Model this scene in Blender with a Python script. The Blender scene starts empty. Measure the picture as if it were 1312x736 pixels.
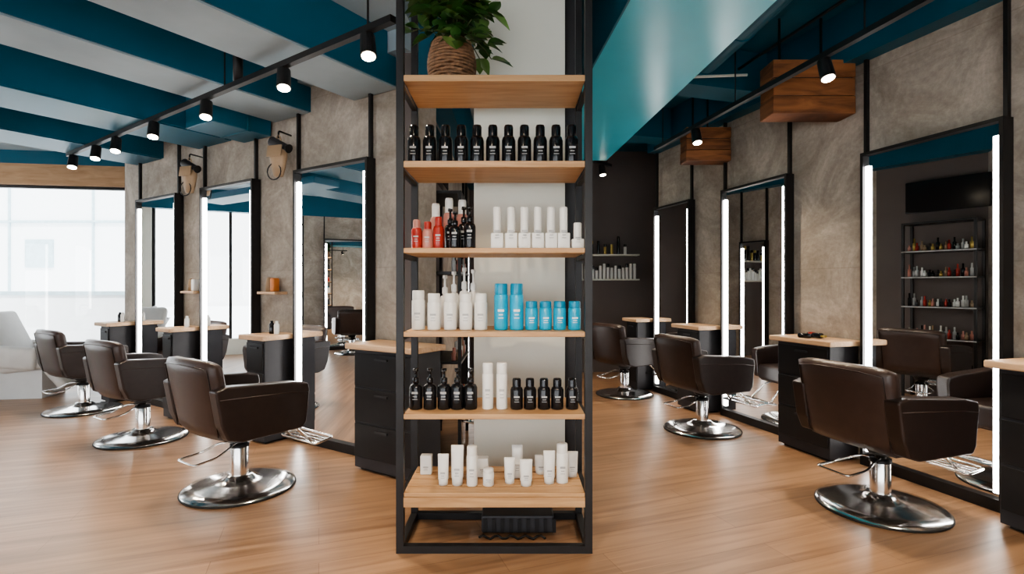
import bpy, bmesh, math, random
from mathutils import Vector, Matrix, Euler
random.seed(7)
scn = bpy.context.scene
pi = math.pi

# ------------------------------------------------------------------ materials
def nodes_of(name):
    m = bpy.data.materials.new(name); m.use_nodes = True
    nt = m.node_tree; b = nt.nodes['Principled BSDF']
    return m, nt, b

def mat(name, col, rough=0.5, metal=0.0, var=0.12, scale=8.0, bump=0.0, bscale=60.0, emit=None, estr=0.0, coat=0.0):
    m, nt, b = nodes_of(name)
    tc = nt.nodes.new('ShaderNodeTexCoord')
    nz = nt.nodes.new('ShaderNodeTexNoise'); nz.inputs['Scale'].default_value = scale
    nz.inputs['Detail'].default_value = 4
    nt.links.new(tc.outputs['Object'], nz.inputs['Vector'])
    cr = nt.nodes.new('ShaderNodeValToRGB')
    cr.color_ramp.elements[0].position = 0.3; cr.color_ramp.elements[1].position = 0.7
    cr.color_ramp.elements[0].color = (*[c*(1-var) for c in col], 1)
    cr.color_ramp.elements[1].color = (*[min(1, c*(1+var)) for c in col], 1)
    nt.links.new(nz.outputs['Fac'], cr.inputs['Fac'])
    nt.links.new(cr.outputs['Color'], b.inputs['Base Color'])
    b.inputs['Roughness'].default_value = rough
    b.inputs['Metallic'].default_value = metal
    if coat: b.inputs['Coat Weight'].default_value = coat
    if bump:
        n2 = nt.nodes.new('ShaderNodeTexNoise'); n2.inputs['Scale'].default_value = bscale
        n2.inputs['Detail'].default_value = 5
        nt.links.new(tc.outputs['Object'], n2.inputs['Vector'])
        bp = nt.nodes.new('ShaderNodeBump'); bp.inputs['Strength'].default_value = bump
        bp.inputs['Distance'].default_value = 0.01
        nt.links.new(n2.outputs['Fac'], bp.inputs['Height'])
        nt.links.new(bp.outputs['Normal'], b.inputs['Normal'])
    if emit:
        b.inputs['Emission Color'].default_value = (*emit, 1)
        b.inputs['Emission Strength'].default_value = estr
    return m

def concrete_mat(name, c1, c2, c3):
    m, nt, b = nodes_of(name)
    tc = nt.nodes.new('ShaderNodeTexCoord')
    n1 = nt.nodes.new('ShaderNodeTexNoise'); n1.inputs['Scale'].default_value = 1.9
    n1.inputs['Detail'].default_value = 12; n1.inputs['Roughness'].default_value = 0.72
    n1.inputs['Distortion'].default_value = 1.0
    nt.links.new(tc.outputs['Object'], n1.inputs['Vector'])
    cr = nt.nodes.new('ShaderNodeValToRGB')
    e = cr.color_ramp.elements
    e[0].position = 0.34; e[0].color = (*c1, 1); e[1].position = 0.64; e[1].color = (*c3, 1)
    k = e.new(0.5); k.color = (*c2, 1)
    nt.links.new(n1.outputs['Fac'], cr.inputs['Fac'])
    n2 = nt.nodes.new('ShaderNodeTexNoise'); n2.inputs['Scale'].default_value = 26
    n2.inputs['Detail'].default_value = 9; n2.inputs['Roughness'].default_value = 0.68
    nt.links.new(tc.outputs['Object'], n2.inputs['Vector'])
    mr = nt.nodes.new('ShaderNodeMapRange'); mr.inputs['To Min'].default_value = 0.58; mr.inputs['To Max'].default_value = 1.34
    nt.links.new(n2.outputs['Fac'], mr.inputs['Value'])
    sp = nt.nodes.new('ShaderNodeSeparateXYZ'); cb = nt.nodes.new('ShaderNodeCombineXYZ')
    nt.links.new(tc.outputs['Object'], sp.inputs[0]); nt.links.new(sp.outputs['X'], cb.inputs['X']); nt.links.new(sp.outputs['Z'], cb.inputs['Y'])
    br = nt.nodes.new('ShaderNodeTexBrick'); br.inputs['Scale'].default_value = 1.0
    br.inputs['Brick Width'].default_value = 1.45; br.inputs['Row Height'].default_value = 1.45
    br.inputs['Mortar Size'].default_value = 0.005; br.inputs['Mortar Smooth'].default_value = 0.6; br.offset = 0.0
    br.inputs['Color1'].default_value = (0.98, 0.98, 0.98, 1); br.inputs['Color2'].default_value = (1.02, 1.02, 1.01, 1)
    br.inputs['Mortar'].default_value = (0.84, 0.83, 0.82, 1)
    nt.links.new(cb.outputs[0], br.inputs['Vector'])
    vm = nt.nodes.new('ShaderNodeVectorMath'); vm.operation = 'SCALE'
    nt.links.new(cr.outputs['Color'], vm.inputs[0]); nt.links.new(mr.outputs['Result'], vm.inputs['Scale'])
    vq = nt.nodes.new('ShaderNodeVectorMath'); vq.operation = 'MULTIPLY'
    nt.links.new(vm.outputs['Vector'], vq.inputs[0]); nt.links.new(br.outputs['Color'], vq.inputs[1])
    nt.links.new(vq.outputs['Vector'], b.inputs['Base Color'])
    b.inputs['Roughness'].default_value = 0.85
    bp = nt.nodes.new('ShaderNodeBump'); bp.inputs['Strength'].default_value = 0.4; bp.inputs['Distance'].default_value = 0.01
    nt.links.new(n2.outputs['Fac'], bp.inputs['Height']); nt.links.new(bp.outputs['Normal'], b.inputs['Normal'])
    return m

def wood_mat(name, c1, c2, rough=0.45, grain=(2, 30, 30), seams=False, rotz=0.0):
    m, nt, b = nodes_of(name)
    tc = nt.nodes.new('ShaderNodeTexCoord')
    rot = nt.nodes.new('ShaderNodeMapping'); rot.inputs['Rotation'].default_value = (0, 0, rotz)
    nt.links.new(tc.outputs['Object'], rot.inputs['Vector'])
    mp = nt.nodes.new('ShaderNodeMapping'); mp.inputs['Scale'].default_value = grain
    nt.links.new(rot.outputs['Vector'], mp.inputs['Vector'])
    n1 = nt.nodes.new('ShaderNodeTexNoise'); n1.inputs['Scale'].default_value = 1.0
    n1.inputs['Detail'].default_value = 8; n1.inputs['Distortion'].default_value = 0.8
    nt.links.new(mp.outputs['Vector'], n1.inputs['Vector'])
    cr = nt.nodes.new('ShaderNodeValToRGB')
    cr.color_ramp.elements[0].position = 0.3; cr.color_ramp.elements[0].color = (*c1, 1)
    cr.color_ramp.elements[1].position = 0.7; cr.color_ramp.elements[1].color = (*c2, 1)
    nt.links.new(n1.outputs['Fac'], cr.inputs['Fac'])
    out = cr.outputs['Color']
    if seams:
        br = nt.nodes.new('ShaderNodeTexBrick')
        br.inputs['Scale'].default_value = 1.0
        br.inputs['Brick Width'].default_value = 1.3; br.inputs['Row Height'].default_value = 0.19
        br.inputs['Mortar Size'].default_value = 0.002; br.offset = 0.37
        br.inputs['Color1'].default_value = (0.90, 0.90, 0.90, 1); br.inputs['Color2'].default_value = (1.06, 1.05, 1.05, 1)
        br.inputs['Mortar'].default_value = (0.68, 0.63, 0.58, 1)
        nt.links.new(rot.outputs['Vector'], br.inputs['Vector'])
        mx = nt.nodes.new('ShaderNodeVectorMath'); mx.operation = 'MULTIPLY'
        nt.links.new(out, mx.inputs[0]); nt.links.new(br.outputs['Color'], mx.inputs[1])
        out = mx.outputs['Vector']
    nt.links.new(out, b.inputs['Base Color'])
    b.inputs['Roughness'].default_value = rough
    bp = nt.nodes.new('ShaderNodeBump'); bp.inputs['Strength'].default_value = 0.08; bp.inputs['Distance'].default_value = 0.005
    nt.links.new(n1.outputs['Fac'], bp.inputs['Height']); nt.links.new(bp.outputs['Normal'], b.inputs['Normal'])
    return m

M = {}
M['concrete'] = concrete_mat('concrete_plaster', (0.285, 0.24, 0.195), (0.40, 0.345, 0.29), (0.53, 0.465, 0.40))
M['floor'] = wood_mat('oak_floor', (0.20, 0.112, 0.062), (0.36, 0.215, 0.125), 0.36, (1.0, 17, 17), True, math.radians(-20))
M['shelfwood'] = wood_mat('shelf_wood', (0.40, 0.22, 0.10), (0.57, 0.35, 0.18), 0.5, (3, 40, 40))
M['paletop'] = wood_mat('pale_wood', (0.50, 0.31, 0.18), (0.64, 0.44, 0.28), 0.5, (3, 40, 40))
M['rustic'] = wood_mat('rustic_wood', (0.08, 0.026, 0.009), (0.36, 0.14, 0.05), 0.6, (2.5, 2.5, 16))
M['lintel'] = wood_mat('lintel_wood', (0.36, 0.20, 0.10), (0.50, 0.31, 0.17), 0.6, (3, 3, 16))
M['black'] = mat('black_steel', (0.022, 0.021, 0.022), 0.45, 0.3)
M['darkgrey'] = mat('charcoal_laminate', (0.030, 0.029, 0.033), 0.5)
M['darkwall'] = mat('dark_wall_paint', (0.125, 0.103, 0.096), 0.7, var=0.08, scale=2)
M['white'] = mat('white_paint', (0.72, 0.71, 0.63), 0.6, var=0.03, scale=2, bump=0.05)
M['ceil'] = mat('ceiling_grey_paint', (0.31, 0.38, 0.42), 0.7, var=0.14, scale=1.5)
M['teal'] = mat('teal_paint', (0.007, 0.10, 0.165), 0.45, var=0.12, scale=1.5)
M['darkteal'] = mat('dark_teal_paint', (0.009, 0.10, 0.155), 0.5, var=0.15, scale=1.5)
M['turq'] = mat('turquoise_gloss', (0.06, 0.45, 0.57), 0.28, var=0.06, scale=1.5)
M['leather'] = mat('brown_leather', (0.024, 0.015, 0.013), 0.30, var=0.15, scale=20, bump=0.12, bscale=260)
M['leather2'] = mat('brown_leather_back', (0.045, 0.027, 0.022), 0.32, var=0.12, scale=14, bump=0.12, bscale=260)
M['chrome'] = mat('chrome', (0.88, 0.86, 0.84), 0.17, 1.0, var=0.03)
M['rubber'] = mat('black_rubber', (0.012, 0.012, 0.012), 0.6)
M['mirror'] = mat('mirror_glass', (0.94, 0.95, 0.95), 0.0, 1.0, var=0.0)
M['led'] = mat('led_strip', (1, 1, 1), 0.5, emit=(1.0, 0.98, 0.95), estr=14)
M['lens'] = mat('lamp_lens', (1, 1, 1), 0.5, emit=(1.0, 0.84, 0.62), estr=60)
M['bblack'] = mat('bottle_black', (0.010, 0.010, 0.012), 0.16)
M['bwhite'] = mat('bottle_white', (0.78, 0.77, 0.74), 0.35, var=0.03)
M['bgrey'] = mat('label_grey', (0.42, 0.42, 0.42), 0.5)
M['bblue'] = mat('bottle_cyan', (0.01, 0.36, 0.58), 0.3)
M['bblue2'] = mat('bottle_cyan_cap', (0.008, 0.25, 0.42), 0.3)
M['bred'] = mat('bottle_red', (0.38, 0.04, 0.032), 0.25)
M['bpink'] = mat('bottle_pink', (0.50, 0.22, 0.18), 0.3)
M['borange'] = mat('box_orange', (0.60, 0.20, 0.05), 0.5)
M['gold'] = mat('bottle_gold', (0.55, 0.40, 0.12), 0.3, 0.6)
M['wicker'] = mat('wicker', (0.20, 0.105, 0.055), 0.75, var=0.4, scale=60)
M['soil'] = mat('soil', (0.02, 0.014, 0.01), 0.9)
M['leaf'] = mat('leaf_green', (0.030, 0.095, 0.020), 0.4, var=0.5, scale=9)
M['leaf2'] = mat('leaf_green_light', (0.11, 0.21, 0.055), 0.4, var=0.4, scale=9)
M['stem'] = mat('stem', (0.06, 0.07, 0.02), 0.6)
M['facade'] = mat('facade_white', (0.85, 0.88, 0.9), 0.8, var=0.02)
M['facadeg'] = mat('facade_grey', (0.42, 0.55, 0.6), 0.7)
M['porcelain'] = mat('porcelain_white', (0.78, 0.79, 0.79), 0.2, var=0.02)
M['cream'] = mat('cream_leather', (0.70, 0.68, 0.65), 0.45, var=0.05)
M['tan'] = mat('tan_leather', (0.34, 0.23, 0.14), 0.5)
gm = bpy.data.materials.new('window_glass'); gm.use_nodes = True
nt = gm.node_tree; nt.nodes.clear()
o = nt.nodes.new('ShaderNodeOutputMaterial'); mx = nt.nodes.new('ShaderNodeMixShader')
tr = nt.nodes.new('ShaderNodeBsdfTransparent'); gl = nt.nodes.new('ShaderNodeBsdfGlossy')
gl.inputs['Roughness'].default_value = 0.02; mx.inputs[0].default_value = 0.06
nt.links.new(tr.outputs[0], mx.inputs[1]); nt.links.new(gl.outputs[0], mx.inputs[2]); nt.links.new(mx.outputs[0], o.inputs[0])
M['glass'] = gm

# ------------------------------------------------------------------ builder
class B:
    def __init__(s, name, loc=(0, 0, 0), rz=0.0):
        s.name = name; s.bm = bmesh.new(); s.mats = []; s.loc = loc; s.rz = rz
    def mi(s, k):
        if k not in s.mats: s.mats.append(k)
        return s.mats.index(k)
    def add(s, t, k, mtx=None, smooth=False):
        if mtx is not None: bmesh.ops.transform(t, matrix=mtx, verts=t.verts)
        i = s.mi(k)
        for f in t.faces:
            f.material_index = i; f.smooth = smooth
        me = bpy.data.meshes.new('tmp'); t.to_mesh(me); t.free()
        s.bm.from_mesh(me); bpy.data.meshes.remove(me)
    def box(s, k, c, d, rot=(0, 0, 0), bevel=0, seg=2, smooth=None):
        t = bmesh.new(); bmesh.ops.create_cube(t, size=1)
        for v in t.verts: v.co = Vector((v.co.x*d[0], v.co.y*d[1], v.co.z*d[2]))
        if bevel: bmesh.ops.bevel(t, geom=t.edges[:], offset=bevel, segments=seg, profile=0.5, affect='EDGES', clamp_overlap=True)
        s.add(t, k, Matrix.Translation(c) @ Euler(rot).to_matrix().to_4x4(), (bevel > 0) if smooth is None else smooth)
    def b2(s, k, x0, x1, y0, y1, z0, z1, **kw):
        s.box(k, ((x0+x1)/2, (y0+y1)/2, (z0+z1)/2), (abs(x1-x0), abs(y1-y0), abs(z1-z0)), **kw)
    def lathe(s, k, prof, c=(0, 0, 0), seg=20, mtx=None, smooth=True):
        t = bmesh.new(); rings = []
        for r, z in prof:
            if r < 1e-6: rings.append([t.verts.new((0, 0, z))])
            else: rings.append([t.verts.new((r*math.cos(2*pi*i/seg), r*math.sin(2*pi*i/seg), z)) for i in range(seg)])
        for a, b in zip(rings, rings[1:]):
            if len(a) == 1 and len(b) == 1: continue
            for i in range(seg):
                j = (i+1) % seg
                if len(a) == 1: t.faces.new((a[0], b[j], b[i]))
                elif len(b) == 1: t.faces.new((a[i], a[j], b[0]))
                else: t.faces.new((a[i], a[j], b[j], b[i]))
        bmesh.ops.recalc_face_normals(t, faces=t.faces[:])
        s.add(t, k, Matrix.Translation(c) @ (mtx or Matrix.Identity(4)), smooth)
    def cyl(s, k, p0, p1, r, r2=None, seg=16, smooth=True):
        p0 = Vector(p0); p1 = Vector(p1); d = p1-p0; L = d.length
        r2 = r if r2 is None else r2
        q = d.to_track_quat('Z', 'Y').to_matrix().to_4x4()
        t = bmesh.new()
        bmesh.ops.create_cone(t, cap_ends=True, segments=seg, radius1=r, radius2=r2, depth=L)
        s.add(t, k, Matrix.Translation((p0+p1)/2) @ q, False)
    def tube(s, k, pts, r, seg=8, closed=False):
        pts = [Vector(p) for p in pts]; n = len(pts); t = bmesh.new(); rings = []
        up = Vector((0, 0, 1))
        for i, p in enumerate(pts):
            if closed: d = pts[(i+1) % n]-pts[i-1]
            else: d = pts[min(i+1, n-1)]-pts[max(i-1, 0)]
            d.normalize()
            a = d.cross(up)
            if a.length < 0.05: a = d.cross(Vector((0, 1, 0)))
            a.normalize(); b = a.cross(d)
            rings.append([t.verts.new(p+r*(math.cos(2*pi*j/seg)*a+math.sin(2*pi*j/seg)*b)) for j in range(seg)])
        m = n if closed else n-1
        for i in range(m):
            A = rings[i]; C = rings[(i+1) % n]
            for j in range(seg): t.faces.new((A[j], A[(j+1) % seg], C[(j+1) % seg], C[j]))
        if not closed: t.faces.new(rings[0]); t.faces.new(rings[-1][::-1])
        bmesh.ops.recalc_face_normals(t, faces=t.faces[:])
        s.add(t, k, None, True)
    def poly(s, k, pts, z0, z1):
        t = bmesh.new()
        a = [t.verts.new((x, y, z0)) for x, y in pts]; b = [t.verts.new((x, y, z1)) for x, y in pts]
        t.faces.new(a); t.faces.new(b)
        for i in range(len(pts)):
            j = (i+1) % len(pts); t.faces.new((a[i], a[j], b[j], b[i]))
        bmesh.ops.recalc_face_normals(t, faces=t.faces[:])
        s.add(t, k)
    def done(s, parent=None):
        me = bpy.data.meshes.new(s.name); s.bm.to_mesh(me); s.bm.free()
        for k in s.mats: me.materials.append(M[k])
        ob = bpy.data.objects.new(s.name, me); scn.collection.objects.link(ob)
        ob.location = s.loc; ob.rotation_euler = (0, 0, s.rz)
        if parent: ob.parent = parent
        return ob

def fillet(pts, r=0.03, n=4):
    pts = [Vector(p) for p in pts]; out = [pts[0]]
    for a, b, c in zip(pts, pts[1:], pts[2:]):
        d1 = (a-b); d2 = (c-b); rr = min(r, d1.length*0.45, d2.length*0.45)
        p = b+d1.normalized()*rr; q = b+d2.normalized()*rr
        for i in range(n+1):
            t = i/n; out.append((1-t)**2*p+2*t*(1-t)*b+t*t*q)
    out.append(pts[-1]); return out

# ------------------------------------------------------------------ wall frames
P0 = Vector((-1.064, 4.11)); U = Vector((-0.844, 0.536)); NL = Vector((-0.536, -0.844)); RZL = math.atan2(U.y, U.x)
Q0 = Vector((2.90, 3.06)); V = Vector((-0.280, 0.960)); NR = Vector((-0.960, -0.280)); RZR = math.atan2(V.y, V.x)
def Lp(s, off=0.0): return P0+U*s+NL*off
def Rp(t, off=0.0): return Q0+V*t+NR*off
CZ = 3.40; WT = 2.95; CL = 3.16

def wall(name, p1, p2, z0, z1, k, th=0.2):
    p1 = Vector(p1); p2 = Vector(p2); d = p2-p1; L = d.length
    b = B(name, (p1.x, p1.y, 0), math.atan2(d.y, d.x))
    if k: b.b2(k, 0, L, -th, 0, z0, z1)
    return b, L

# ------------------------------------------------------------------ shell
b = B('floor'); b.b2('floor', -9, 5.2, -3.2, 8.4, -0.1, 0); b.done()
b = B('ceiling'); b.b2('ceil', -9, 5.2, -3.2, 8.4, CZ, CZ+0.12)
b.b2('darkteal', -0.35, 5.1, -3.1, 8.3, CZ-0.03, CZ+0.0)
b.b2('ceil', -8.7, -0.72, -3.1, 8.3, CL, CZ-0.001); b.done()
b, _ = wall('wall_left', Lp(-0.45), Lp(4.27), 0, CZ, 'concrete'); b.done()
b, _ = wall('wall_step', (-4.67, 6.40), (-5.4, 7.4), 0, CZ, 'darkgrey', 0.15); b.done()
b, _ = wall('wall_right', (4.66, -3), Rp(3.8), 0, CZ, 'concrete'); b.done()
b, _ = wall('wall_passage', Rp(3.8), (2.2, 8.1), 0, CZ, 'darkwall'); b.done()
b, _ = wall('wall_far', (2.2, 8.1), (-0.65, 8.1), 0, CZ, 'darkwall'); b.done()
b, L = wall('wall_return', (-0.65, 8.1), (-0.684, 3.87), 0, CZ, None)
b.b2('concrete', 0, 2.9, -0.12, 0, 0, CZ); b.b2('darkwall', 2.9, L, -0.12, 0, 0, CZ); b.done()
b, L = wall('trim_3', (-0.65, 8.1), (-0.684, 3.87), 0, CZ, None); b.b2('teal', 0.0, L, 0.0, 0.18, 2.78, CZ-0.031); b.done()

b, L = wall('wall_window', (-5.4, 7.4), (-8.5, 6.92), 2.98, CZ, 'teal')
b.b2('white', L-0.3, L, -0.2, 0, 0, 2.7); b.b2('white', 0, L, -0.2, 0, 0, 0.08)
b.b2('lintel', 0, L, -0.2, 0.0, 2.70, 2.98); b.done()
b = B('window_1', (-5.4, 7.4, 0), math.atan2(-0.48, -3.1))
for x in (0.0, 2.3):
    b.b2('black', x, x+0.035, -0.14, -0.07, 0.08, 2.70)
b.b2('black', 0, L-0.3, -0.14, -0.07, 2.66, 2.70); b.b2('black', 0, L-0.3, -0.14, -0.07, 0.08, 0.12)
b.b2('glass', 0.035, L-0.35, -0.11, -0.10, 0.12, 2.66); b.done()
b, L = wall('wall_side', (-8.5, 6.92), (-8.5, -3), 2.75, CZ, 'teal')
b.b2('white', 0, 0.3, -0.2, 0, 0, 2.75); b.b2('concrete', 2.9, L, -0.2, 0, 0, 2.75); b.b2('white', 0.3, 2.9, -0.2, 0, 0, 0.3); b.done()
b = B('window_2', (-8.5, 6.92, 0), -pi/2)
for x in (0.3, 1.55, 2.85): b.b2('black', x, x+0.05, -0.14, -0.07, 0.3, 2.75)
b.b2('glass', 0.35, 2.85, -0.11, -0.10, 0.3, 2.75); b.done()
b, L = wall('wall_front', (-8.5, -3), (4.66, -3), 2.6, CZ, 'teal')
b.b2('concrete', 0, 0.6, -0.2, 0, 0, 2.6); b.b2('concrete', L-2.2, L, -0.2, 0, 0, 2.6); b.b2('concrete', 6.0, 6.3, -0.2, 0, 0, 2.6)
b.done()
b = B('added_fill_shopfront', (-8.5, -3, 0), 0)  # unseen shopfront glazing, added so sky fill enters from behind the camera
for x in (0.6, 2.4, 4.2, 5.95, 6.3, 8.4, L-2.25): b.b2('black', x, x+0.05, -0.14, -0.07, 0, 2.6)
b.b2('glass', 0.65, 5.95, -0.11, -0.10, 0, 2.6); b.b2('glass', 6.35, L-2.25, -0.11, -0.10, 0, 2.6); b.done()

b = B('trim_1', (*Lp(0), 0), RZL); b.b2('ceil', -0.42, 4.2, 0, 0.12, WT+0.06, CL); b.done()
b = B('trim_2', (*Rp(0), 0), RZR); b.b2('teal', -6, 3.8, 0, 0.14, WT+0.03, CZ); b.done()

for s0, w, zb in ((-0.02, 0.50, 2.78), (1.02, 0.50, 2.78), (2.25, 0.62, 2.72), (3.62, 0.6, 2.72)):
    b = B('ceiling_beam', (*Lp(s0, 0), 0), RZL)
    b.b2('teal', -w/2, w/2, 0.13, 6.5, zb+0.012, CL)
    b.b2('teal', -w/2, w/2, 0.0, 0.13, zb+0.012, WT+0.05)
    b.b2('ceil' if s0 < 2 else 'teal', -w/2+0.015, w/2-0.015, 0.015, 6.5, zb, zb+0.012)
    b.done()
b = B('ceiling_duct', (*Lp(1.30, 0), 0), RZL); b.b2('teal', -0.0, 0.42, 0.02, 0.55, 2.66, 3.0, bevel=0.008, smooth=False)
b.b2('darkteal', -0.008, 0.428, 0.22, 0.25, 2.652, 3.0); b.done()
b = B('ceiling_duct', (*Lp(2.6, 0), 0), RZL); b.b2('teal', 0, 2.8, 1.55, 1.95, 2.62, 2.712, bevel=0.008, smooth=False); b.done()

b = B('turquoise_ceiling_soffit')
def sx(x, y): return x-0.075*(y-2.86)
b.poly('turq', [(sx(0.64, 0.0), 0.0), (sx(1.43, 0.0), 0.0), (sx(1.43, 6.5), 6.5), (sx(0.64, 6.5), 6.5)], 2.85, CZ-0.03)
b.poly('darkteal', [(sx(0.64, 0.0)-0.012, 0.0), (sx(0.64, 0.0), 0.0), (sx(0.64, 6.5), 6.5), (sx(0.64, 6.5)-0.012, 6.5)], 2.85, CZ-0.03)
b.done()
for t0 in (-0.4, 1.9, 3.4):
    b = B('ceiling_beam', (*Rp(t0, 0), 0), RZR); b.b2('darkteal', -0.14, 0.14, 0.15, 0.9+0.15*t0, 3.02, CZ-0.031); b.done()
b = B('ventilation_duct')
d0 = Vector((1.80, 2.0, 3.2)); d1 = Vector((1.62, 4.55, 3.2))
b.cyl('darkteal', d0, d1, 0.11, seg=24)
for i in range(5):
    f = i/4; c = d0.lerp(d1, 0.03+0.94*f); d = (d1-d0).normalized()
    b.cyl('teal', c-d*0.02, c+d*0.02, 0.118, seg=24)
    b.cyl('black', c, c+Vector((0, 0, 0.17)), 0.006, seg=8)
b.done()

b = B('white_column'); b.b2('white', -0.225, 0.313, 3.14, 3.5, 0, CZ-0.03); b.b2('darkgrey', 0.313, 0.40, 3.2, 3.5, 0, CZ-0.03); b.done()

def wbox(x0, x1, y0, y1, z0, z1):
    b = B('wooden_ceiling_box', (0, 0, 0)); n = 3; h = (z1-z0)/n
    for i in range(n):
        b.b2('rustic', x0+0.004*(i % 2), x1, y0+0.005*(i % 2), y1, z0+i*h+0.004, z0+(i+1)*h, bevel=0.006, smooth=False)
    b.b2('black', x0+0.01, x1-0.02, y0+0.01, y1-0.01, z0+0.01, z1-0.01)
    for xx in (x0+0.1, x1-0.2): b.cyl('black', (xx, (y0+y1)/2, z1-0.01), (xx, (y0+y1)/2, CZ-0.03), 0.01)
    b.done()
wbox(1.96, 2.58, 3.98, 4.2, 2.60, 3.01)
wbox(1.74, 2.19, 5.30, 5.5, 2.56, 2.90)

# ------------------------------------------------------------------ mirrors
def mirror(p, rz, w, top=2.28, dep=0.085, ph=CL):
    b = B('salon_mirror', (p.x, p.y, 0), rz)
    fw = 0.022
    for sgn in (-1, 1):
        x = sgn*(w/2-fw/2)
        b.b2('black', x-fw/2, x+fw/2, 0.0, dep, 0.0, top)
        xi = sgn*(w/2-fw-0.022)
        b.b2('led', xi-0.018, xi+0.018, 0.055, 0.07, 0.10, top-0.10, bevel=0.005)
        b.b2('black', x-0.011, x+0.011, 0.02, 0.05, top, ph)
    b.b2('black', -w/2+fw, w/2-fw, 0.0, dep, top-fw, top)
    b.b2('black', -w/2+fw, w/2-fw, 0.0, dep, 0.0, 0.07)
    b.b2('mirror', -w/2+fw, w/2-fw, 0.035, 0.055, 0.07, top-fw)
    b.done()
for s0, s1 in ((-0.02, 0.88), (1.48, 2.38), (2.87, 3.77)):
    mirror(Lp((s0+s1)/2, 0.012), RZL, s1-s0, 2.29, ph=WT+0.05)
for t0, t1 in ((0.0, 0.9), (1.6, 2.46), (3.0, 3.74)):
    mirror(Rp((t0+t1)/2, 0.012), RZR, t1-t0, 2.28, ph=WT+0.02)
mirror(Vector((-8.488, 3.2)), -pi/2, 0.9, 2.29, ph=2.75)
mirror(Vector((-8.488, 1.2)), -pi/2, 0.9, 2.29, ph=2.75)
mirror(Vector((-0.645, 6.85)), -pi/2, 0.44, 2.0, ph=2.78)

# ------------------------------------------------------------------ vanities
def vanity(p, rz, x0, x1, dep, name='salon_vanity', items=1):
    b = B(name, (p.x, p.y, 0), rz)
    b.b2('darkgrey', x0+0.02, x1-0.02, 0.02, dep-0.03, 0.02, 0.86, bevel=0.004, smooth=False)
    b.b2('rubber', x0+0.05, x1-0.05, 0.04, dep-0.06, 0.0, 0.02)
    for i in range(3):
        z = 0.10+i*0.25
        b.b2('black', x0+0.03, x1-0.03, dep-0.03, dep-0.018, z, z+0.235, bevel=0.004, smooth=False)
        b.b2('darkgrey', (x0+x1)/2-0.06, (x0+x1)/2+0.06, dep-0.018, dep-0.006, z+0.19, z+0.205)
    b.b2('paletop', x0-0.03, x1+0.03, 0.02, dep+0.02, 0.86, 0.90, bevel=0.008, smooth=False)
    xm = (x0+x1)/2
    for i in range(items):
        xx = xm-0.08+0.07*i; k = ('bwhite', 'bblack', 'borange')[i % 3]
        b.lathe(k, [(0, 0), (0.02, 0), (0.022, 0.01), (0.022, 0.08), (0.012, 0.095), (0.012, 0.11), (0, 0.112)], (xx, dep*0.5, 0.90), 12)
    b.done()
vanity(P0, RZL, 0.93, 1.22, 0.34, items=2)
vanity(P0, RZL, 2.44, 2.66, 0.34, items=1)
vanity(P0, RZL, 3.84, 4.10, 0.34, items=2)
vanity(P0, RZL, -0.70, -0.10, 0.33, items=0)
vanity(Q0, RZR, 0.96, 1.50, 0.32, items=0)
vanity(Q0, RZR, 2.52, 2.94, 0.32, items=0)
vanity(Q0, RZR, 3.80, 4.10, 0.30, items=0)
vanity(Q0, RZR, -0.65, -0.08, 0.32, items=0)
b = B('hair_clipper', (*Rp(1.2, 0.2), 0.901), RZR)
b.box('bblack', (0, 0, 0.022), (0.14, 0.04, 0.04), bevel=0.012); b.box('bred', (0.03, 0, 0.03), (0.04, 0.042, 0.03), bevel=0.008)
b.box('gold', (-0.08, 0, 0.02), (0.03, 0.035, 0.015), bevel=0.003)
b.box('bblack', (0.03, 0.07, 0.018), (0.10, 0.035, 0.035), rot=(0, 0, 0.4), bevel=0.01); b.done()
for s0, it in ((1.22, 'borange'), (2.56, 'bwhite')):
    b = B('small_wall_shelf', (*Lp(s0), 0), RZL)
    b.b2('paletop', -0.13, 0.13, 0.0, 0.13, 1.235, 1.26, bevel=0.004, smooth=False)
    b.b2(it, -0.06, -0.0, 0.03, 0.09, 1.26, 1.38, bevel=0.01)
    b.lathe('tan', [(0, 0), (0.03, 0), (0.035, 0.05), (0.02, 0.12), (0, 0.13)], (0.05, 0.06, 1.26), 12)
    b.done()

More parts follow.
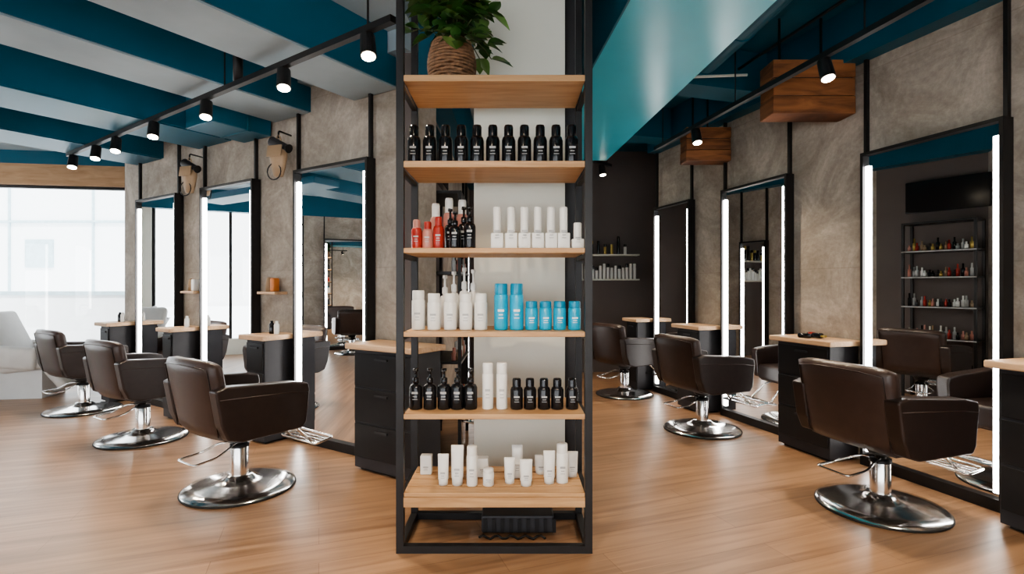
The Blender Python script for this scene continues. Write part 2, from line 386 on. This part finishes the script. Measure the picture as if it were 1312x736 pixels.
# ------------------------------------------------------------------ barber chairs
def chair(x, y, rz):
    b = B('salon_chair', (x, y, 0), rz)
    R = 0.335
    b.lathe('rubber', [(0, 0), (R+0.003, 0), (R+0.006, 0.005), (R+0.004, 0.012), (R-0.01, 0.014)], seg=56)
    b.lathe('chrome', [(R, 0.012), (R-0.012, 0.024), (R-0.08, 0.038), (0.15, 0.052), (0.10, 0.064), (0.08, 0.080), (0.07, 0.09), (0, 0.09)], seg=56)
    b.lathe('chrome', [(0.054, 0.08), (0.054, 0.285), (0.050, 0.29), (0.03, 0.292), (0.03, 0.36), (0, 0.36)], seg=28)
    b.lathe('black', [(0.057, 0.268), (0.057, 0.29), (0.03, 0.292)], seg=28)
    b.lathe('black', [(0.0, 0.315), (0.06, 0.315), (0.075, 0.34), (0.075, 0.37), (0, 0.37)], seg=24)
    b.box('black', (0, 0, 0.375), (0.30, 0.30, 0.02), bevel=0.004, smooth=False)
    b.tube('chrome', fillet([(-0.02, 0.0, 0.30), (-0.06, -0.10, 0.30), (-0.17, -0.16, 0.235), (-0.17, -0.30, 0.225), (0.04, -0.30, 0.225), (0.04, -0.16, 0.24), (0.02, -0.03, 0.30)], 0.03), 0.007)
    b.box('leather', (0, 0.03, 0.455), (0.50, 0.50, 0.15), bevel=0.03, seg=4)
    b.box('leather', (0, 0.04, 0.395), (0.46, 0.44, 0.05), bevel=0.012, seg=2)
    t = bmesh.new(); nx, nz = 14, 10; W, H, T = 0.60, 0.475, 0.095
    fr = []; bk = []
    for j in range(nz+1):
        v = j/nz; z = 0.395+H*v
        rf = []; rb = []
        for i in range(nx+1):
            u = i/nx*2-1
            u = math.copysign(1-(1-abs(u))**1.35, u)
            ww = W/2*(1.0-0.09*(1-v)**2)
            edge = (1-abs(u)**10)**0.5 if abs(u) < 1 else 0
            ev = (1-abs(2*v-1)**12)**0.5 if 0 < v < 1 else 0
            th = T/2*(0.40+0.60*edge*ev)
            yc = -0.235-0.085*v+0.035*(u*u)
            zz = z-(0.024*abs(u)**6 if v > 0.95 else 0)
            rf.append(t.verts.new((u*ww, yc+th, zz))); rb.append(t.verts.new((u*ww, yc-th, zz)))
        fr.append(rf); bk.append(rb)
    for j in range(nz):
        for i in range(nx):
            t.faces.new((fr[j][i], fr[j][i+1], fr[j+1][i+1], fr[j+1][i]))
            t.faces.new((bk[j][i+1], bk[j][i], bk[j+1][i], bk[j+1][i+1]))
    for i in range(nx):
        t.faces.new((fr[0][i+1], fr[0][i], bk[0][i], bk[0][i+1])); t.faces.new((fr[nz][i], fr[nz][i+1], bk[nz][i+1], bk[nz][i]))
    for j in range(nz):
        t.faces.new((fr[j][0], fr[j+1][0], bk[j+1][0], bk[j][0])); t.faces.new((fr[j+1][nx], fr[j][nx], bk[j][nx], bk[j+1][nx]))
    bmesh.ops.recalc_face_normals(t, faces=t.faces[:])
    b.add(t, 'leather2', None, True)
    b.tube('leather', [(u*0.288, -0.235-0.085*v+0.035*u*u-0.047, 0.395+H*v) for u, v in [(-0.90, .06), (-0.93, .5), (-0.93, .9), (-0.5, .93), (0, .94), (0.5, .93), (0.93, .9), (0.93, .5), (0.90, .06)]], 0.004, 6)
    for sg in (-1, 1):
        prof = [(-0.28, 0.50), (-0.315, 0.705), (-0.25, 0.725), (0.18, 0.695), (0.275, 0.675), (0.285, 0.63), (0.262, 0.43), (0.235, 0.39), (-0.16, 0.385), (-0.24, 0.41)]
        t = bmesh.new(); xa = sg*0.255; xb = sg*0.345
        A = [t.verts.new((xa, y_, z_)) for y_, z_ in prof]; C = [t.verts.new((xb, y_, z_)) for y_, z_ in prof]
        t.faces.new(A); t.faces.new(C[::-1])
        for i in range(len(prof)):
            j = (i+1) % len(prof); t.faces.new((A[i], C[i], C[j], A[j]))
        bmesh.ops.recalc_face_normals(t, faces=t.faces[:])
        bmesh.ops.bevel(t, geom=t.edges[:], offset=0.013, segments=3, profile=0.5, affect='EDGES', clamp_overlap=True)
        b.add(t, 'leather', None, False)
        b.tube('leather2', [(sg*0.3455, -0.29, 0.655), (sg*0.3455, 0.16, 0.632), (sg*0.3455, 0.27, 0.618)], 0.003, 6)
    for sg in (-1, 1):
        b.tube('chrome', fillet([(sg*0.11, 0.18, 0.375), (sg*0.11, 0.30, 0.36), (sg*0.13, 0.44, 0.22)], 0.04), 0.010)
    b.tube('chrome', fillet([(-0.20, 0.42, 0.215), (-0.20, 0.56, 0.235), (0.20, 0.56, 0.235), (0.20, 0.42, 0.215), (-0.19, 0.42, 0.215)], 0.025), 0.010)
    for i in range(3):
        yy = 0.455+0.03*i; b.tube('chrome', [(-0.20, yy, 0.219+0.005*i), (0.20, yy, 0.219+0.005*i)], 0.006, 6)
    return b.done()
FL = math.atan2(0.844, 0.536)-pi/2; FR = math.atan2(0.28, 0.96)-pi/2
chair(-1.766, 3.44, FL-0.05)
chair(-3.17, 4.557, FL)
chair(-4.52, 5.60, FL)
chair(2.176, 3.135, FR+0.02)
chair(1.735, 4.845, FR+0.05)
chair(1.36, 6.42, FR+0.25)
chair(0.15, 4.42, pi/2)
chair(-7.7, 3.2, pi/2)
chair(-7.7, 1.2, pi/2)

# ------------------------------------------------------------------ display shelf
X0, X1, Y0, Y1 = -0.565, 0.392, 2.585, 3.0
TOPZ = 3.05
b = B('retail_display_shelf')
w = 0.036
for x in (X0, X1-w):
    for y in (Y0, Y1-0.03):
        b.b2('black', x, x+w, y, y+(w if y == Y0 else 0.03), 0, TOPZ)
for z in (0.0, TOPZ-w):
    for y in (Y0, Y1-w): b.b2('black', X0+w, X1-w, y, y+w, z, z+w)
    for x in (X0, X1-w): b.b2('black', x, x+w, Y0+w, Y1-w, z, z+w)
SZ = [2.336, 1.916, 1.491, 1.082, 0.68]
for i, z in enumerate(SZ):
    th = 0.032 if i < 2 else 0.026
    b.b2('shelfwood', X0+w, X1-w, Y0+0.002, Y1-0.02, z-th, z, bevel=0.003, smooth=False)
    for x in (X0+0.006, X1-w+0.006): b.b2('black', x, x+0.024, Y0+w, Y1-0.03, z-th-0.02, z-th)
zb = 0.295
for i in range(4):
    ya = Y0+0.004+i*0.10; b.b2('shelfwood', X0+w, X1-w, ya, ya+0.088, zb-0.022, zb, bevel=0.003, smooth=False)
b.b2('shelfwood', X0+w, X1-w, Y0+0.002, Y0+0.02, zb-0.07, zb-0.022)
for x in (X0+0.006, X1-w+0.006): b.b2('black', x, x+0.024, Y0+w, Y1-0.03, zb-0.06, zb-0.022)
b.b2('black', X0+w, X1-w, Y1-0.025, Y1-0.005, 0.18, 0.20)
b.done()

def px(x): return (x-656)*2.70/680
def bottle(b, x, y, z, h, r, body, cap, kind='pump', label='bgrey'):
    bh = h*0.62; z = z+0.001
    if kind == 'pump':
        b.lathe(body, [(0, 0), (r*0.94, 0), (r, h*0.03), (r, bh*0.86), (r*0.8, bh*0.97), (r*0.4, bh), (r*0.4, bh+h*0.04)], (x, y, z), 16)
        b.lathe(cap, [(r*0.46, bh+h*0.02), (r*0.52, bh+h*0.04), (r*0.5, bh+h*0.14), (r*0.2, bh+h*0.16), (r*0.2, h*0.93), (r*0.42, h*0.94), (r*0.42, h), (0, h)], (x, y, z), 14)
        b.box(cap, (x, y-r*0.7, z+h*0.965), (r*0.45, r*1.4, h*0.045), bevel=0.002)
    elif kind == 'cap':
        b.lathe(body, [(0, 0), (r*0.94, 0), (r, h*0.03), (r, h*0.62), (r*0.86, h*0.70), (r*0.62, h*0.73)], (x, y, z), 16)
        b.lathe(cap, [(r*0.68, h*0.71), (r*0.68, h*0.95), (r*0.58, h), (0, h)], (x, y, z), 14)
    elif kind == 'tall':
        b.lathe(body, [(0, 0), (r*0.94, 0), (r, h*0.02), (r, h*0.74), (r*0.9, h*0.76)], (x, y, z), 18)
        b.lathe(cap, [(r*0.9, h*0.76), (r*0.93, h*0.78), (r*0.93, h*0.97), (r*0.85, h), (0, h)], (x, y, z), 18)
    elif kind == 'tube':
        b.lathe(cap, [(0, 0), (r*0.9, 0), (r*0.92, h*0.16), (r*0.9, h*0.18)], (x, y, z), 16)
        t = bmesh.new(); n = 16; rings = []
        for q in range(6):
            f = q/5; ra = r*(1+0.08*f); rb = r*(1-0.85*f)
            rings.append([t.verts.new((ra*math.cos(2*pi*i/n), rb*math.sin(2*pi*i/n), h*(0.18+0.82*f))) for i in range(n)])
        for A, C in zip(rings, rings[1:]):
            for i in range(n): t.faces.new((A[i], A[(i+1) % n], C[(i+1) % n], C[i]))
        t.faces.new(rings[-1]); b.add(t, body, Matrix.Translation((x, y, z)), True)
    elif kind == 'box':
        b.box(body, (x, y, z+h/2), (r*2, r*1.6, h), bevel=0.003)
    elif kind == 'stem':
        b.box(body, (x, y, z+h*0.19), (r*2, r*1.6, h*0.38), bevel=0.004)
        b.lathe(cap, [(r*0.66, h*0.38), (r*0.66, h*0.97), (r*0.56, h), (0, h)], (x, y, z), 14)
    if label:
        b.box(label, (x, y-r-0.0003, z+h*0.42), (r*0.9, 0.0012, h*0.05))
        b.box(label, (x, y-r-0.0003, z+h*0.33), (r*0.6, 0.0012, h*0.02))
        b.box(label, (x, y-r-0.0003, z+h*0.26), (r*0.75, 0.0012, h*0.015))
def row(name, lst):
    b = B(name)
    for a in lst: bottle(b, *a)
    b.done()
yf = 2.70
row('black_spray_bottles', [(px(530.5+20.2*i), yf, SZ[1], 0.205, 0.035, 'bblack', 'bblack', 'cap') for i in range(11)])
row('red_conditioner_bottles', [(px(x), yf, SZ[2], h, 0.028, k, c, 'cap') for x, h, k, c in ((534, .15, 'bred', 'bpink'), (548, .14, 'bpink', 'bred'), (562, .165, 'bred', 'bred'))])
row('dark_serum_bottles', [(px(x), yf+dy, SZ[2], h, 0.030, 'bblack', 'bblack', 'pump') for x, h, dy in ((583, .19, .0), (602, .215, 0), (592, .23, .1), (574, .22, .1))])
row('pink_treatment_bottles', [(px(x), yf+0.18, SZ[2], h, 0.032, 'bpink', 'bwhite', 'cap', None) for x, h in ((552, .26), (570, .29), (588, .28))])
row('white_applicator_bottles', [(px(x), yf, SZ[2], 0.215, 0.031, 'bwhite', 'bwhite', 'stem') for x in (637, 655, 672, 689, 706, 722)]+[(px(740), yf, SZ[2], 0.135, 0.031, 'bwhite', 'bwhite', 'stem')])
row('white_pump_bottles', [(px(x), yf, SZ[3], h, 0.033, 'bwhite', 'bwhite', 'tall') for x, h in ((536, .20), (556, .185), (577, .185), (597, .185), (616, .185))]+
    [(px(x), yf+0.13, SZ[3], h, 0.029, 'bwhite', 'bwhite', 'pump', None) for x, h in ((578, .30), (592, .32), (604, .31), (566, .28))])
row('cyan_shampoo_bottles', [(px(x), yf, SZ[3], 0.235, 0.035, 'bblue', 'bblue2', 'tall', 'bwhite') for x in (642, 662)]+
    [(px(x), yf, SZ[3], 0.145, 0.032, 'bblue', 'bblue2', 'tall', 'bwhite') for x in (681, 699, 717, 736)])
row('black_pump_bottles', [(px(x), yf, SZ[4], 0.205, 0.034, 'bblack', 'bblack', 'pump') for x in (533, 551, 569, 586, 603)])
row('white_shampoo_bottles', [(px(x), yf, SZ[4], 0.235, 0.028, 'bwhite', 'bwhite', 'tall') for x in (625, 643)])
row('small_black_bottles', [(px(x), yf, SZ[4], 0.155, 0.032, 'bblack', 'bblack', 'cap') for x in (662, 679, 697, 714, 733)])
row('white_cream_tubes', [(px(x)+0.0, y_, zb, h, r, 'bwhite', 'bwhite', k) for x, y_, h, r, k in (
    (568, 2.70, .155, .026, 'tube'), (586, 2.70, .20, .030, 'tube'), (605, 2.69, .20, .028, 'tall'), (626, 2.69, .085, .028, 'tall'),
    (617, 2.82, .10, .03, 'box'), (653, 2.72, .13, .026, 'tube'), (663, 2.80, .17, .026, 'tube'), (674, 2.69, .13, .030, 'tube'),
    (704, 2.72, .165, .028, 'tube'), (721, 2.73, .20, .030, 'tall'), (736, 2.82, .13, .03, 'tube'), (540, 2.86, .10, .03, 'box'), (695, 2.86, .10, .03, 'tube'))])

b = B('potted_plant', (px(577)+0.0, 2.77, SZ[0]+0.001))
for i in range(14):
    f = i/13; r = 0.085+0.035*math.sin(pi*(0.15+0.75*f)); z = 0.0125+0.215*f
    b.tube('wicker', [(r*math.cos(a), r*math.sin(a), z+0.003*math.sin(a*9+i*pi)) for a in [2*pi*j/28 for j in range(28)]], 0.009, 6, True)
b.lathe('wicker', [(0, 0.0), (0.09, 0.0), (0.105, 0.05), (0.108, 0.12), (0.10, 0.20), (0.09, 0.215)], seg=24)
b.lathe('soil', [(0.095, 0.195), (0, 0.205)], seg=20)
def leaf(b, base, d, L, Wd, k, droop=0.3):
    d = Vector(d).normalized(); side = d.cross(Vector((0, 0, 1)))
    if side.length < 0.1: side = Vector((1, 0, 0))
    side.normalize(); up = side.cross(d)
    t = bmesh.new(); n = 6; rows = []
    for i in range(n+1):
        f = i/n; wd = Wd*math.sin(pi*min(1, f**0.75))*0.5*(1 if f < 1 else 0)+0.0008
        c = base+d*L*f+Vector((0, 0, -1))*droop*L*f*f
        rows.append([t.verts.new(c-side*wd+up*wd*0.35), t.verts.new(c), t.verts.new(c+side*wd+up*wd*0.35)])
    for A, C in zip(rows, rows[1:]):
        t.faces.new((A[0], A[1], C[1], C[0])); t.faces.new((A[1], A[2], C[2], C[1]))
    b.add(t, k, None, True)
for i in range(54):
    a = random.uniform(0, 2*pi); rr = random.uniform(0.05, 0.30); h = random.uniform(0.26, 0.62)
    if math.cos(a) < -0.2: rr *= 0.8
    if math.sin(a) > 0: rr *= 0.8
    if rr > 0.17: h = random.uniform(0.14, 0.50)
    p0 = Vector((0.04*math.cos(a), 0.04*math.sin(a), 0.19)); p2 = Vector((rr*math.cos(a), rr*math.sin(a)*0.5, h))
    p1 = Vector((p2.x*0.4, p2.y*0.4, max(h, 0.3)+0.05))
    pts = [(1-t)**2*p0+2*t*(1-t)*p1+t*t*p2 for t in [q/6 for q in range(7)]]
    b.tube('stem', pts, 0.0028, 5)
    for q in (3, 4, 5, 6, 6):
        an = a+random.uniform(-1.3, 1.3)
        leaf(b, pts[q], (math.cos(an), math.sin(an)*0.6, random.uniform(-0.4, 0.5)), random.uniform(0.07, 0.12), random.uniform(0.05, 0.08), random.choice(['leaf', 'leaf', 'leaf2']), random.uniform(0.1, 0.4))
b.done()

b = B('black_storage_crate', (0.03, 2.86, 0.0))
b.box('darkgrey', (0, 0, 0.055), (0.38, 0.16, 0.09), bevel=0.008, smooth=False)
for i in range(9): b.b2('black', -0.18+i*0.045, -0.16+i*0.045, -0.086, -0.08, 0.015, 0.085)
b.tube('rubber', [(-0.2+0.02*i, -0.12+0.02*math.sin(i*1.7), 0.008) for i in range(18)], 0.006, 6)
b.done()

# ------------------------------------------------------------------ track lights
def track(name, p0, p1, z, fr, tilt, power, cz):
    e = bpy.data.objects.new(name, None); scn.collection.objects.link(e)
    p0 = Vector((*p0, z)); p1 = Vector((*p1, z)); d = p1-p0; L = d.length
    b = B('rail', p0, math.atan2(d.y, d.x)); b.b2('black', 0, L, -0.02, 0.02, -0.018, 0.018)
    n = 4
    for i in range(n):
        xx = L*(0.04+0.92*i/(n-1)); b.cyl('black', (xx, 0, 0.0), (xx, 0, cz-z), 0.006, seg=8)
    b.done(e)
    for i, f in enumerate(fr):
        p = p0+d*f; ax = Vector((*tilt, -1)).normalized()
        h = B('spot_head_%d' % i)
        top = p+Vector((0, 0, -0.015)); h.cyl('black', top, top-Vector((0, 0, 0.05)), 0.012)
        c = top-Vector((0, 0, 0.06)); a = c-ax*0.045; bb = c+ax*0.085
        h.cyl('black', a, bb, 0.040, 0.044, 20)
        h.cyl('lens', bb, bb+ax*0.003, 0.036, 0.036, 20)
        h.done(e)
        ld = bpy.data.lights.new('spot_lamp', 'SPOT'); ld.energy = power; ld.spot_size = math.radians(105); ld.spot_blend = 0.9
        ld.shadow_soft_size = 0.05; ld.color = (1.0, 0.82, 0.62)
        lo = bpy.data.objects.new('spot_lamp_%d' % i, ld); scn.collection.objects.link(lo); lo.parent = e
        lo.location = bb+ax*0.012; lo.rotation_euler = ax.to_track_quat('-Z', 'Y').to_euler()
track('track_light', (-0.62, 2.77), (-4.70, 5.62), 2.70, (0.04, 0.20, 0.40, 0.58, 0.74, 0.84, 0.97), (0.12, -0.30), 55, CL)
track('track_light', (2.30, 1.7), (1.515, 5.6), 2.76, (0.05, 0.42, 0.80), (0.05, -0.30), 115, CZ-0.03)
track('track_light', (1.30, 7.0), (-0.1, 5.4), 2.9, (0.1, 0.55), (0.1, -0.15), 90, CZ-0.03)
track('track_light', (2.2, -1.0), (-0.6, 1.2), 2.80, (0.1, 0.4, 0.7, 0.95), (0.1, 0.45), 75, 3.16)  # unseen track behind the camera, added as fill for the room
track('track_light', (-1.4, 0.6), (-6.0, 2.4), 2.60, (0.1, 0.35, 0.6, 0.9), (0.0, 0.3), 50, 2.72)  # out-of-view track on the left, added to brighten the interior

b = B('ceiling_conduit')
b.tube('black', fillet([(-1.89, 3.66, 2.72), (-1.89, 3.66, 2.98), (-1.62, 3.76, 3.03), (-1.38, 3.86, 3.03), (-1.34, 3.88, 3.16)], 0.09, 6), 0.032, 10)
b.done()
b = B('ceiling_conduit')
b.tube('white', [(1.95, 4.4, 3.06), (1.45, 4.45, 3.06)], 0.012, 8); b.tube('black', [(2.5, 2.0, 3.2), (1.9, 5.0, 3.2)], 0.012, 8); b.done()

# leather holster with a hair dryer, hung on a hook beside the mirror poles
for s0, z0 in ((1.00, 2.60), (2.46, 2.60)):
    p = Lp(s0, 0.15)
    b = B('hanging_hair_dryer', (p.x, p.y, z0), RZL+0.25)
    b.tube('black', fillet([(0, -0.15, 0.03), (0, 0.0, 0.03), (0, 0.0, -0.03)], 0.02), 0.008)
    b.tube('tan', [(-0.05, 0.01, -0.15), (-0.02, 0, -0.03), (0.0, 0, 0.0), (0.02, 0, -0.03), (0.05, 0.01, -0.15)], 0.007, 6)
    b.lathe('tan', [(0, -0.36), (0.045, -0.36), (0.065, -0.30), (0.085, -0.20), (0.09, -0.13), (0.08, -0.13), (0.06, -0.25), (0, -0.30)], (0, 0, 0), 20, Matrix.Diagonal((1, 0.55, 1, 1)))
    b.box('tan', (0.0, 0.05, -0.15), (0.15, 0.012, 0.10), rot=(0.15, 0, 0.0), bevel=0.01)
    b.cyl('darkgrey', (0.02, 0, -0.26), (0.0, 0, -0.10), 0.022, 0.026, 14)
    b.cyl('darkgrey', (-0.085, 0.01, -0.12), (0.07, -0.005, -0.055), 0.030, 0.045, 18)
    b.cyl('bwhite', (0.066, -0.005, -0.057), (0.085, -0.006, -0.049), 0.043, 0.034, 18)
    b.cyl('black', (-0.12, 0.013, -0.135), (-0.085, 0.01, -0.12), 0.038, 0.026, 18)
    b.tube('black', [(0.02+0.07*math.sin(2*pi*q/16), 0.03, -0.32+0.07*math.cos(2*pi*q/16)) for q in range(16)], 0.005, 6, True)
    b.done()

# ------------------------------------------------------------------ product walls
b = B('wall_product_shelf')
for z in (1.42, 1.79):
    b.b2('white', 0.7, 1.9, 7.90, 8.1, z-0.02, z)
for i in range(20):
    x = 0.76+i*0.057; bottle(b, x, 7.98, 1.42, random.choice([.2, .23, .17]), 0.022, 'bwhite', random.choice(['bwhite', 'bblack']), 'tall', None)
for i in range(9):
    x = 0.9+i*0.1; bottle(b, x, 7.98, 1.79, random.choice([.2, .27, .15]), 0.022, random.choice(['bblack', 'gold', 'bwhite']), 'gold' if i % 3 == 0 else 'bblack', 'tall', None)
b.done()
ya, yc = 4.12, 4.82
b = B('nail_polish_rack')
for x in (-0.66, -0.42):
    for y in (ya, yc-0.025): b.b2('black', x, x+0.025, y, y+0.025, 0, 2.05)
for z in (0.3, 0.72, 1.08, 1.42, 1.72, 2.05):
    b.b2('black', -0.66, -0.395, ya, yc, z-0.02, z)
    if z < 2:
        b.b2('bgrey', -0.396, -0.392, ya, yc, z-0.018, z-0.004)
        for i in range(16):
            k = random.choice(['bred', 'bpink', 'bwhite', 'bgrey', 'darkgrey', 'tan', 'bblack', 'gold'])
            hh = random.uniform(0.06, 0.15)
            b.lathe(k, [(0, 0), (0.018, 0), (0.018, hh*0.6), (0.009, hh*0.65), (0.009, hh), (0, hh)], (-0.46+0.03*(i % 2), ya+0.06+i*0.038, z), 8)
b.done()
b = B('wall_television'); b.b2('bblack', -0.64, -0.58, 4.05, 4.85, 2.18, 2.55, bevel=0.008, smooth=False); b.b2('black', -0.669, -0.64, 4.3, 4.6, 2.3, 2.5); b.done()

# ------------------------------------------------------------------ shampoo station
b = B('shampoo_station', (-6.05, 6.30, 0), 0.15)
b.b2('porcelain', -0.52, -0.10, -0.32, 0.32, 0.0, 0.62, bevel=0.03, seg=3)
b.lathe('porcelain', [(0, 0.62), (0.12, 0.64), (0.18, 0.76), (0.22, 0.84), (0.20, 0.84), (0.16, 0.76), (0.0, 0.70)], (-0.30, 0, 0), 28)
b.tube('chrome', fillet([(-0.45, 0, 0.6), (-0.45, 0, 1.02), (-0.32, 0, 1.0)], 0.04), 0.012)
b.box('cream', (0.38, 0, 0.40), (0.50, 0.55, 0.16), rot=(0, -0.1, 0), bevel=0.05, seg=4)
b.box('cream', (0.06, 0, 0.70), (0.13, 0.52, 0.66), rot=(0, -0.45, 0), bevel=0.05, seg=4)
for sg in (-1, 1): b.box('cream', (0.26, sg*0.31, 0.50), (0.6, 0.09, 0.26), rot=(0, 0.1, 0), bevel=0.04, seg=3)
b.box('cream', (0.70, 0, 0.24), (0.30, 0.5, 0.10), rot=(0, 0.9, 0), bevel=0.04, seg=3)
b.b2('porcelain', 0.1, 0.55, -0.2, 0.2, 0.0, 0.34); b.done()

# ------------------------------------------------------------------ outside
b = B('balcony_parapet'); b.b2('facade', -16, -4.5, 10.0, 10.2, -0.6, 1.15); b.b2('facadeg', -16, -4.5, 9.97, 10.23, 1.15, 1.22); b.done()
b = B('street_ground'); b.b2('facade', -60, 40, -40, 40, -0.9, -0.7); b.done()
b = B('neighbour_building'); b.b2('facade', -34, -6, 19, 24, -0.7, 12)
for i in range(6):
    b.b2('facadeg', -30+i*4.2, -29.0+i*4.2, 18.95, 19.0, 2.0, 3.0)
for z in (3.6, 7.2): b.b2('facadeg', -34, -6, 18.93, 19.0, z, z+0.08)
for i in range(9): b.b2('facadeg', -33+i*3, -32.94+i*3, 18.94, 19.0, -0.7, 12)
b.done()

# ------------------------------------------------------------------ sun, world & camera
sl = bpy.data.lights.new('sun', 'SUN'); sl.energy = 5.0; sl.angle = math.radians(2); sl.color = (1.0, 0.97, 0.92)
so = bpy.data.objects.new('sun', sl); scn.collection.objects.link(so); so.location = (-10, -5, 20)
so.rotation_euler = Vector((-0.25, 0.42, -0.87)).to_track_quat('-Z', 'Y').to_euler()
w_ = bpy.data.worlds.new('world'); scn.world = w_; w_.use_nodes = True
bg = w_.node_tree.nodes['Background']; bg.inputs[0].default_value = (0.93, 0.97, 1.0, 1); bg.inputs[1].default_value = 3.3
cd = bpy.data.cameras.new('camera'); cd.sensor_width = 36; cd.lens = 680/1312*36; cd.clip_start = 0.05
co = bpy.data.objects.new('camera', cd); scn.collection.objects.link(co)
co.location = (0, 0, 1.3); co.rotation_euler = (pi/2, 0, 0); scn.camera = co
scn.view_settings.view_transform = 'AgX'
scn.view_settings.look = 'AgX - Medium High Contrast'
scn.view_settings.exposure = 0.5
